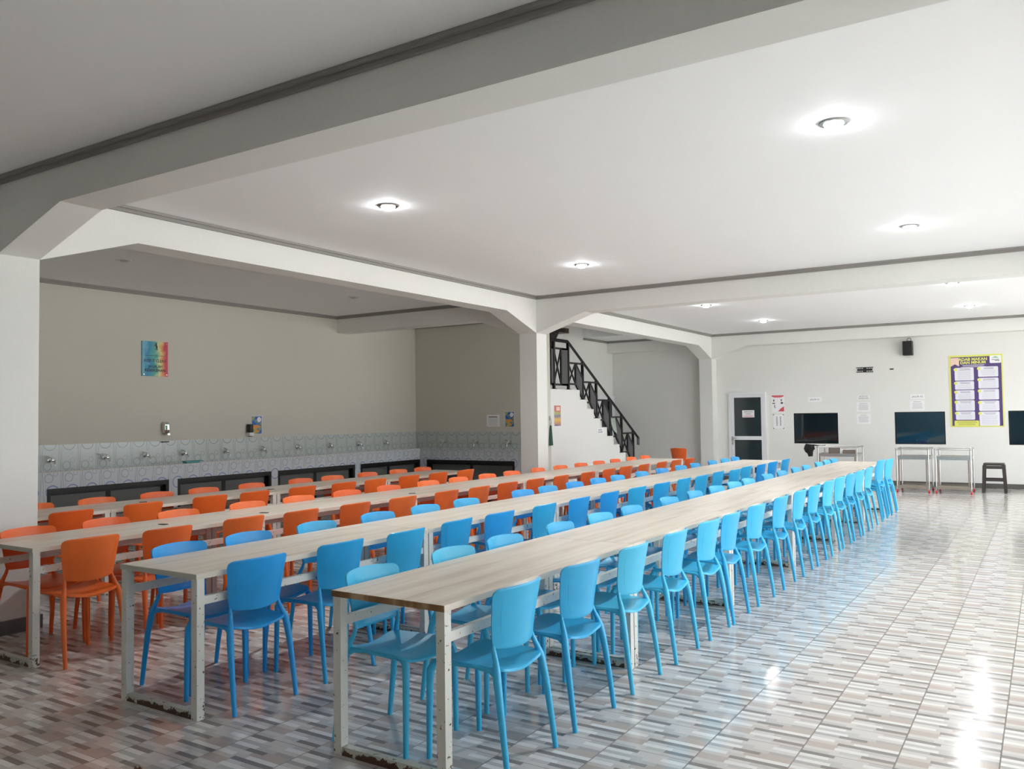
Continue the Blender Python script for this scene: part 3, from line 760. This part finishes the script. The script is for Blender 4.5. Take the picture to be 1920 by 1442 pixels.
# green towel on hook
p = thing('green_cloth', 'dark green cloth hanging on the stair wall beside the middle pillar', 'cloth', (XS, 13.05, 1.0), 0)
bm_ = bmesh.new(); NU, NV = 12, 10; grid = []
for j_ in range(NV+1):
    row = []
    for i_ in range(NU+1):
        u_ = i_/NU; v_ = j_/NV; wdt = 0.13*(1-0.72*v_)+0.004
        row.append(bm_.verts.new((0.022+0.014*math.sin(u_*17)*(1-0.6*v_), (u_-0.5)*wdt+0.01, v_*0.36)))
    grid.append(row)
for j_ in range(NV):
    for i_ in range(NU): bm_.faces.new([grid[j_][i_], grid[j_][i_+1], grid[j_+1][i_+1], grid[j_+1][i_]])
me = bpy.data.meshes.new('fabric'); bm_.to_mesh(me); bm_.free(); me.materials.append(M['green_cloth'])
o = bpy.data.objects.new('fabric', me); COL.objects.link(o); o.parent = p
md = o.modifiers.new('thick', 'SOLIDIFY'); md.thickness = 0.006
MB().tube([(0.0, -0.005, 0.49), (0.03, -0.005, 0.48), (0.035, 0.0, 0.42), (0.022, 0.0, 0.36)], 0.006, 6).box(0, 0.006, -0.025, 0.015, 0.45, 0.53).build('hook', M['chrome'], p)

# ------------------------------------------------------------ ceiling lamps
def lamp(x, y, on, label):
    p = thing('ceiling_lamp', label, 'ceiling light', (x, y, ZC), 0, 'recessed ceiling lamps')
    s_ = 1.0
    MB().lathe([(0.085, -0.001), (0.088, -0.006), (0.080, -0.012), (0.062, -0.010), (0.060, 0.0)], 28).build('trim_ring', M['chrome'] if on else M['white_alu'], p, smooth=True)
    MB().lathe([(0.056, -0.004), (0.057, -0.016), (0.050, -0.030), (0.034, -0.040), (0.008, -0.044)] if on else [(0.04, -0.008), (0.042, -0.016), (0.03, -0.024), (0.01, -0.028)], 20).build('bulb', M['bulb_on'] if on else M['bulb_off'], p, smooth=True)
    if on:
        l = bpy.data.lights.new('lamp_beam', 'SPOT'); l.energy = SPOT_W; l.spot_size = R(156); l.spot_blend = 1.0; l.shadow_soft_size = 0.05; l.color = (0.95, 0.98, 1.0)
        o = bpy.data.objects.new('lamp_beam', l); COL.objects.link(o); o.parent = p; o.location = (0, 0, -0.055)
LB = [(-4.65, 5.36, 1, 'lit ceiling lamp nearest the left beam in the near bay'), (-1.06, 5.40, 1, 'lit ceiling lamp at upper right, nearest the camera'),
      (-4.63, 8.82, 1, 'lit ceiling lamp left of centre just before the cross beam'), (-1.07, 8.88, 1, 'lit ceiling lamp before the cross beam at right'),
      (-4.72, 13.40, 1, 'lit ceiling lamp just past the cross beam, left pair'), (-1.07, 13.25, 1, 'lit ceiling lamp just past the cross beam, right pair'),
      (-4.62, 16.37, 1, 'lit ceiling lamp nearest the far wall, left pair'), (-1.07, 16.36, 1, 'lit ceiling lamp nearest the far wall, right pair'),
      (-8.62, 5.48, 0, 'unlit ceiling lamp by the near pillar over the wash side'), (-8.64, 9.17, 0, 'unlit ceiling lamp over the taps, farther of the two')]
for a in LB: lamp(*a)

# ------------------------------------------------------------ tables
ZT = 0.75
R1 = [(-2.205, y) for y in (3.23, 3.85, 4.49, 5.13, 5.77, 6.25, 6.93, 7.65, 8.33, 8.94, 9.62, 10.22, 10.84, 11.42, 12.06)]
R2 = [(-3.83, 3.14), (-3.82, 3.77), (-3.79, 4.35), (-3.82, 4.96), (-3.8, 5.51), (-3.78, 6.16), (-3.78, 6.79), (-3.78, 7.42), (-3.76, 8.03), (-3.74, 8.64), (-3.75, 9.32), (-3.73, 9.86), (-3.76, 10.54), (-3.69, 11.03), (-3.74, 11.69), (-3.7, 12.25), (-3.71, 12.91), (-3.72, 13.67)]
R3 = [(-5.44, 3.14), (-5.4, 3.68), (-5.41, 4.35), (-5.36, 4.89), (-5.34, 5.51), (-5.32, 6.14), (-5.33, 6.84), (-5.31, 7.39), (-5.33, 7.99), (-5.32, 8.58), (-5.3, 9.16), (-5.28, 9.84), (-5.3, 10.52), (-5.32, 11.12), (-5.28, 11.66), (-5.28, 12.36), (-5.27, 12.95), (-5.24, 13.46)]
R4 = [(-7.12, 3.96), (-7.16, 4.66), (-7.17, 5.40), (-7.15, 5.93), (-7.13, 6.58), (-7.11, 7.21), (-7.11, 7.75), (-7.11, 8.4), (-7.09, 8.99), (-7.09, 9.61)]
L1 = [(-2.71, y) for y in (3.17, 3.84, 4.38, 5.09, 5.7, 6.27, 7.07, 7.73, 8.34, 8.92, 9.43, 10.21, 10.85, 11.56, 12.13, 12.91, 13.44, 13.94)]
L2 = [(-4.30, y) for y in (3.21, 3.73, 4.34, 4.99, 5.59, 6.18, 7.14, 7.65, 8.24, 8.82, 9.35, 10.08, 10.75, 11.44, 12.03, 12.81, 13.41, 13.95)]
L3 = [(-5.95, y) for y in (3.17, 3.75, 4.38, 5.09, 5.7, 6.36, 7.01, 7.7, 8.3, 8.93, 9.51, 10.21, 10.85, 11.5, 12.12, 12.73, 13.37, 13.95)]
L4 = [(-7.67, y) for y in (4.1, 4.71, 5.36, 5.93, 6.59, 7.34, 7.89, 8.56, 9.2, 9.75)]
SIDES = {1: (R1, L1), 2: (R2, L2), 3: (R3, L3), 4: (R4, L4)}
def table(x0, x1, y0, y1, label, first=False):
    """bench table unit, origin on the floor at its middle"""
    w_, l = x1-x0, y1-y0-0.004
    p = thing('dining_table', label, 'table', ((x0+x1)/2, (y0+y1)/2, 0), 0, 'dining tables joined end to end in long rows')
    hx, hy = w_/2, l/2
    MB().box(-hx+0.003, hx-0.003, -hy, hy, ZT-0.028, ZT).build('tabletop', M['laminate'], p)
    MB().box(hx-0.003, hx, -hy, hy, ZT-0.028, ZT-0.0005).box(-hx, -hx+0.003, -hy, hy, ZT-0.028, ZT-0.0005).build('edge_band', M['edge_white'], p)
    if first:
        MB().box(-hx, hx, -hy-0.003, -hy-0.0001, ZT-0.028, ZT-0.001).build('end_edge', M['edge_brown'] if first == 2 else M['foot_bar'], p)
    s_ = 0.046; ins = 0.004
    for sy in (-1, 1):
        for sx in (-1, 1):
            xa, xb = sorted((sx*(hx-ins), sx*(hx-ins-s_))); ya, yb = sorted((sy*(hy-ins), sy*(hy-ins-s_)))
            MB().box(xa, xb, ya, yb, 0, ZT-0.0285).build('leg', M['frame'], p)
        ya, yb = sorted((sy*(hy-ins-0.004), sy*(hy-ins-s_+0.004)))
        MB().box(-(hx-ins-s_), hx-ins-s_, ya, yb, 0.0, 0.04).build('foot_bar', M['foot_bar'], p)
    for sx in (-1, 1):
        xa, xb = sorted((sx*(hx-ins-0.008), sx*(hx-ins-0.036)))
        MB().box(xa, xb, -(hy-ins-s_), hy-ins-s_, 0.585, 0.627).build('side_rail', M['frame'], p)
ROWS = {1: (-2.825, -2.17, [2.84, 4.745, 6.64, 8.57, 10.6, 12.4, 14.14], 'rightmost table row'),
        2: (-4.385, -3.72, [2.775, 4.79, 6.66, 8.55, 10.4, 12.3, 14.08], 'second table row from right'),
        3: (-6.065, -5.41, [2.83, 4.83, 6.80, 8.70, 10.5, 12.3, 14.0], 'long orange-chair row'),
        4: (-7.77, -7.10, [2.60, 4.48, 6.45, 8.14, 9.98], 'short row by the taps')}
TCOL = {1: 'white framed', 2: 'white framed', 3: 'grey-lit', 4: 'shaded'}
def fit_joint(y, cs):
    best = None
    for k in range(0, 26):
        for s_ in (1, -1):
            yy = y+s_*k*0.01; m_ = min(abs(yy-c) for c in cs)
            if m_ >= 0.255: return yy
            if best is None or m_ > best[0]: best = (m_, yy)
    return best[1]
for r_, (x0, x1, ys, nm) in ROWS.items():
    cs = [c[1] for c in SIDES[r_][0]+SIDES[r_][1]]
    ys = [ys[0]]+[fit_joint(y, cs) for y in ys[1:-1]]+[ys[-1]]
    for k in range(len(ys)-1):
        lab = '%s wood-topped table unit, %s from the camera in the %s' % (TCOL[r_], ORD[k], nm)
        table(x0, x1, ys[k], ys[k+1], lab, (2 if r_ == 1 else 1) if k == 0 else False)

# ------------------------------------------------------------ chairs
def shell(fn, nu, nv, th):
    """closed thin shell from a surface function fn(u,v)->Vector, u,v in -1..1, thickness th along its normal"""
    bm_ = bmesh.new(); A = []; B = []
    P_ = [[fn(-1+2*i/nu, -1+2*j_/nv) for i in range(nu+1)] for j_ in range(nv+1)]
    for j_ in range(nv+1):
        ra, rb = [], []
        for i in range(nu+1):
            i0, i1 = max(i-1, 0), min(i+1, nu); j0, j1 = max(j_-1, 0), min(j_+1, nv)
            n_ = (P_[j_][i1]-P_[j_][i0]).cross(P_[j1][i]-P_[j0][i])
            n_ = n_.normalized() if n_.length > 1e-9 else Vector((1, 0, 0))
            edge = min(i, nu-i, j_, nv-j_); t_ = th*(0.35 if edge == 0 else 0.5)
            ra.append(bm_.verts.new(P_[j_][i]+n_*t_)); rb.append(bm_.verts.new(P_[j_][i]-n_*t_))
        A.append(ra); B.append(rb)
    for j_ in range(nv):
        for i in range(nu):
            bm_.faces.new([A[j_][i], A[j_][i+1], A[j_+1][i+1], A[j_+1][i]])
            bm_.faces.new([B[j_][i], B[j_+1][i], B[j_+1][i+1], B[j_][i+1]])
    for j_ in range(nv):
        bm_.faces.new([A[j_][0], A[j_+1][0], B[j_+1][0], B[j_][0]]); bm_.faces.new([A[j_][nu], B[j_][nu], B[j_+1][nu], A[j_+1][nu]])
    for i in range(nu):
        bm_.faces.new([A[0][i], B[0][i], B[0][i+1], A[0][i+1]]); bm_.faces.new([A[nv][i], A[nv][i+1], B[nv][i+1], B[nv][i]])
    mb = MB(); mb.bm.free(); mb.bm = bm_; return mb
BZ0c, BZ1c = 0.515, 0.800
def back_fn(u, v):
    # non-uniform rows so the rounded corners get resolution
    s_ = math.sin(v*math.pi/2); z = (BZ0c+BZ1c)/2+s_*(BZ1c-BZ0c)/2
    f_ = min(max((z-BZ0c)/(BZ1c-BZ0c), 0.0), 1.0)
    hw = 0.164+0.036*f_**0.8
    rt_, rb_ = 0.030, 0.024
    if BZ1c-z < rt_: hw -= rt_-math.sqrt(max(rt_**2-(rt_-(BZ1c-z))**2, 0))
    if z-BZ0c < rb_: hw -= (rb_-math.sqrt(max(rb_**2-(rb_-(z-BZ0c))**2, 0)))*0.9
    y = u*hw
    x = -0.172-0.047*f_**1.3+0.058*(y/0.19)**2
    z += 0.020*(y/0.19)**2*(1-f_)-0.010*(y/0.19)**2*f_
    return Vector((x, y, z))
def seat_fn(u, v):
    # v: -1 rear .. 1 front
    s_ = math.sin(v*math.pi/2)
    hw = 0.188+0.010*s_
    r_ = 0.05
    xx = 0.015+0.200*s_
    for e_ in (0.215-xx, xx+0.185):
        if e_ < r_: hw -= (r_-math.sqrt(max(r_*r_-(r_-e_)**2, 0)))*0.8
    y = u*hw
    z = 0.425+0.024*(y/0.19)**2
    if s_ > 0.45: z -= 0.05*(s_-0.45)**2
    z += 0.010*max(-s_, 0)**2*(1-abs(u))*-1
    return Vector((xx, y, z))
def make_chair(label):
    p = thing('plastic_chair', label, 'chair', (0, 0, 0))
    parts = []
    parts.append(shell(seat_fn, 14, 14, 0.016).build('seat', M['plastic'], p, smooth=True))
    bk = shell(back_fn, 14, 14, 0.011).build('backrest', M['plastic'], p, smooth=True)
    # raised line round the rear face of the backrest
    pts = []
    for (u, v) in [(-0.78, 0.62+0.0), (-0.4, 0.66), (0, 0.67), (0.4, 0.66), (0.78, 0.62), (0.80, 0.2), (0.78, -0.3), (0.70, -0.66), (0.35, -0.72), (0, -0.73), (-0.35, -0.72), (-0.70, -0.66), (-0.78, -0.3), (-0.80, 0.2), (-0.78, 0.62)]:
        q = back_fn(u, v); pts.append(q+Vector((-0.0045, 0, 0)))
    MB().tube(pts, 0.0020, 5).build('moulded_line', M['plastic'], bk, smooth=True)
    for s_ in (-1, 1):
        MB().tube([(0.205, s_*0.197, 0.0), (0.205, s_*0.194, 0.15), (0.204, s_*0.190, 0.34), (0.202, s_*0.186, 0.395), (0.188, s_*0.178, 0.425), (0.150, s_*0.170, 0.436), (0.10, s_*0.168, 0.437)],
                  [0.0125, 0.0145, 0.0165, 0.019, 0.019, 0.012, 0.007], 12).build('front_leg', M['plastic'], p, smooth=True)
        MB().tube([(-0.225, s_*0.205, 0.0), (-0.205, s_*0.202, 0.15), (-0.182, s_*0.196, 0.31), (-0.168, s_*0.190, 0.385), (-0.160, s_*0.184, 0.430), (-0.149, s_*0.173, 0.470), (-0.134, s_*0.163, 0.508), (-0.128, s_*0.160, 0.532), (-0.129, s_*0.158, 0.556)],
                  [0.0125, 0.0145, 0.0170, 0.0190, 0.0185, 0.0135, 0.0110, 0.0095, 0.0040], 12).build('rear_leg', M['plastic'], p, smooth=True)
        MB().tube([(-0.168, s_*0.188, 0.410), (-0.125, s_*0.180, 0.436), (-0.05, s_*0.184, 0.443), (0.06, s_*0.187, 0.441), (0.15, s_*0.184, 0.435)], [0.013, 0.012, 0.009, 0.009, 0.008], 8).build('seat_rail', M['plastic'], p, smooth=True)
    return p
proto = make_chair('blue plastic chair at a table'); used = [False]
BLUE = [rgb(58, 182, 232), rgb(66, 188, 232), rgb(50, 176, 230), rgb(74, 192, 232)]
BLUE2 = [rgb(40, 168, 230), rgb(50, 176, 230), rgb(34, 158, 234), rgb(38, 162, 236)]
ORNG = [rgb(234, 104, 40), rgb(238, 112, 46), rgb(230, 98, 36)]
def place(x, y, rz, colr, label, group, z=0):
    if not used[0]: o = proto; used[0] = True
    else: o = copy_tree(proto)
    o.location = (x, y, z); o.rotation_euler = (0, 0, rz)
    o['label'] = label; o['group'] = group
    def setc(q):
        q.color = colr
        for ch in q.children: setc(ch)
    setc(o)
    return o
SHORT = {1: 'rightmost table row', 2: 'second table row from right', 3: 'long orange-chair row', 4: 'short row by the taps'}
for r_, Rr, Ll in ((1, R1, L1), (2, R2, L2), (3, R3, L3), (4, R4, L4)):
    cn = 'blue' if r_ < 3 else 'orange'; pal = {1: BLUE, 2: BLUE2}.get(r_, ORNG)
    for side, lst, rz in (('right', Rr, math.pi), ('left', Ll, 0.0)):
        for k, (x, y) in enumerate(lst):
            lab = '%s plastic chair, %s from camera on %s side of the %s' % (cn, ORD[k], side, SHORT[r_])
            jr = random.uniform(-2.2, 2.2)
            place(x, y, rz+R(jr), random.choice(pal), lab, '%s plastic chairs drawn up to the table rows' % cn)
# stacked chairs at the far end of the aisle side
for nm, y, n_ in (('nearer', 12.86, 3), ('farther', 13.70, 2)):
    for k in range(n_):
        pos = ('lowest', 'middle', 'topmost')[k] if n_ == 3 else ('lower', 'upper')[k]
        place(-2.205+0.012*k, y+0.004*k, math.pi+R(random.uniform(-1, 1)), BLUE[k], '%s blue chair in the %s stack at far end of rightmost table row' % (pos, nm), 'stacked blue chairs', z=0.03*k)
# lone orange chair by the far pillar, and the orange chair beyond the row end
place(-6.72, 17.35, R(80), ORNG[2], 'lone orange chair standing by the far pillar behind the tables', 'orange plastic chairs')

# tape patches on the tabletops
for k, (x, y, lab) in enumerate(((-5.72, 3.97, 'dark tape patch on the orange-chair row tabletop, nearest one'), (-5.62, 4.86, 'dark tape patch over the first joint of the orange-chair row'), (-5.60, 6.80, 'dark tape patch over the second joint of the orange-chair row'),
                                 (-7.45, 4.95, 'dark tape patch on the short row by the taps, nearer one'), (-7.40, 6.50, 'dark tape patch on the short row by the taps, farther one'))):
    o = MB().box(-0.035, 0.035, -0.02, 0.02, 0, 0.004).build('tape_patch', M['tape'], loc=(x, y, ZT)); o.rotation_euler = (0, 0, R(20*k)); tag(o, lab, 'tape', 'tape patches on the tables')

# ------------------------------------------------------------ trolleys and stool
def trolley(x0, x1, y0, y1, label, trays=False):
    w_, d = x1-x0, y1-y0
    p = thing('steel_trolley', label, 'trolley', ((x0+x1)/2, (y0+y1)/2, 0), 0, 'steel serving trolleys at the far wall')
    hx, hy, r_ = w_/2, d/2, 0.0135
    top = 0.82
    for sx in (-1, 1):
        for sy in (-1, 1):
            po = MB().tube([(sx*hx, sy*hy, 0.10), (sx*hx, sy*hy, top)], r_, 12).build('upright', M['steel'], p, smooth=True)
            MB().lathe([(0.012, top-0.02), (0.021, top-0.012), (0.021, top+0.010), (0.010, top+0.018)], 12, (sx*hx, sy*hy, 0)).build('corner_joint', M['chrome'], po, smooth=True)
            ca = MB().box(sx*hx-0.012, sx*hx+0.012, sy*hy-0.016, sy*hy+0.016, 0.05, 0.10).build('caster_fork', M['steel'], p)
            MB().lathe([(0.012, -0.014), (0.032, -0.012), (0.034, 0.0), (0.032, 0.012), (0.012, 0.014)], 18, (sx*hx, sy*hy, 0.034), 'x').build('caster_wheel', M['red_wheel'], ca, smooth=True)
    b = MB()
    for sy in (-1, 1): b.tube([(-hx, sy*hy, top), (hx, sy*hy, top)], r_, 10)
    for sx in (-1, 1): b.tube([(sx*hx, -hy, top), (sx*hx, hy, top)], r_, 10)
    b.build('top_rail', M['steel'], p, smooth=True)
    MB().box(-hx, hx, -hy, hy, 0.655, 0.66).box(-hx, hx, -hy-0.005, -hy+0.005, 0.625, 0.685).box(-hx, hx, hy-0.005, hy+0.005, 0.625, 0.685).box(-hx-0.004, -hx+0.006, -hy, hy, 0.625, 0.685).box(hx-0.006, hx+0.004, -hy, hy, 0.625, 0.685).build('upper_shelf', M['steel'], p)
    MB().box(-hx, hx, -hy, hy, 0.105, 0.11).box(-hx, hx, -hy-0.012, -hy, 0.085, 0.135).box(-hx, hx, hy, hy+0.012, 0.085, 0.135).build('lower_shelf', M['steel_dirty'], p)
    b = MB()
    for sx in (-1, 1): b.box(sx*(hx-0.035)-0.012, sx*(hx-0.035)+0.012, -hy+0.002, -hy+0.012, 0.135, 0.625)
    b.build('side_plate', M['steel_dirty'], p)
    return p
trolley(-2.43, -1.89, 17.28, 17.93, 'steel trolley with red wheels, left of the pair under the middle hatch')
trolley(-1.77, -1.20, 17.30, 17.95, 'steel trolley with red wheels, right of the pair, next to the stool')
trolley(-4.00, -3.25, 17.90, 18.55, 'steel trolley carrying trays under the left hatch')
def tray(x0, x1, z0, h, y, label):
    p = thing('steel_tray', label, 'tray', ((x0+x1)/2, y, z0), 0, 'steel trays on the left trolley'); p.rotation_euler = (R(-12), 0, 0)
    w_ = x1-x0; e = 0.016
    MB().box(-w_/2, w_/2, 0, 0.012, 0, e).box(-w_/2, w_/2, 0, 0.012, h-e, h).box(-w_/2, -w_/2+e, 0, 0.012, e, h-e).box(w_/2-e, w_/2, 0, 0.012, e, h-e).build('rim', M['chrome'], p)
    b = MB(); n_ = 12
    for k in range(n_): b.tube([(-w_/2+e, 0.006, e+(h-2*e)*(k+0.5)/n_), (w_/2-e, 0.006, e+(h-2*e)*(k+0.5)/n_)], 0.003, 5)
    b.box(-w_/2+e, w_/2-e, 0.009, 0.011, e, h-e); b.build('ribbed_plate', M['steel_dirty'], p)
tray(-3.86, -3.60, 0.661, 0.155, 18.15, 'upright ribbed steel tray, left one on the left trolley')
tray(-3.58, -3.30, 0.661, 0.115, 18.12, 'low ribbed steel tray, right one on the left trolley')
# black bag hanging from the left corner of that trolley
p = thing('black_cloth', 'black cloth hanging in a bunch at the left corner of the tray trolley', 'cloth', (-4.15, 17.86, -0.03), R(90))
MB().tube([(0.0, 0, 0.905), (0.0, 0.005, 0.87), (0.0, 0.012, 0.81), (0.0, 0.01, 0.765), (0.0, -0.005, 0.73), (0.0, -0.01, 0.68), (0.0, -0.012, 0.655)], [0.085, 0.10, 0.115, 0.09, 0.062, 0.05, 0.046], 7, flat=0.45).build('folds', M['black_cloth'], p, smooth=True)
MB().tube([(0.0, -0.06, 0.89), (0.0, -0.12, 0.885), (0.0, -0.19, 0.875)], [0.03, 0.022, 0.010], 8, flat=0.5).tube([(0.06, 0, 0.80), (0.07, 0, 0.70), (0.065, 0, 0.66)], 0.012, 6).build('strap', M['black_cloth'], p, smooth=True)
# stool
p = thing('plastic_stool', 'dark plastic stool against the far wall below the purple banner', 'stool', (-0.868, 18.02, 0))
MB().box(-0.17, 0.17, -0.16, 0.16, 0.505, 0.545).build('seat', M['stool'], p, bevel=0.012)
for sx in (-1, 1):
    for sy in (-1, 1):
        MB().prism([(sx*0.155-0.025, 0.51), (sx*0.155+0.025, 0.51), (sx*0.18+0.022, 0.0), (sx*0.18-0.022, 0.0)], sy*0.15-0.02, sy*0.15+0.02, 'y').build('leg', M['stool'], p)
MB().box(-0.14, 0.14, -0.168, -0.15, 0.445, 0.50).box(-0.155, 0.155, -0.163, -0.140, 0.215, 0.26).box(-0.155, 0.155, 0.140, 0.163, 0.215, 0.26).build('crossbar', M['stool'], p)
# dead leaves on the floor
for x, y, lab in ((-0.97, 3.67, 'dry brown leaf on the floor tiles at lower right'), (-3.45, 2.27, 'dry dark leaf on the floor tiles at lower left')):
    bm_ = bmesh.new(); ctr = bm_.verts.new((0, 0, 0.006)); ring = []
    for k in range(12):
        a = k*math.pi/6; r_ = 0.026 if k % 2 == 0 else 0.012
        ring.append(bm_.verts.new((r_*math.cos(a), r_*0.7*math.sin(a), 0.003+0.010*(k % 3 == 0))))
    for k in range(12): bm_.faces.new([ctr, ring[k], ring[(k+1) % 12]])
    me = bpy.data.meshes.new('dry_leaf'); bm_.to_mesh(me); bm_.free(); me.materials.append(M['leaf'])
    o = bpy.data.objects.new('dry_leaf', me); COL.objects.link(o); o.location = (x, y, 0)
    md = o.modifiers.new('thick', 'SOLIDIFY'); md.thickness = 0.001
    tag(o, lab, 'leaf')
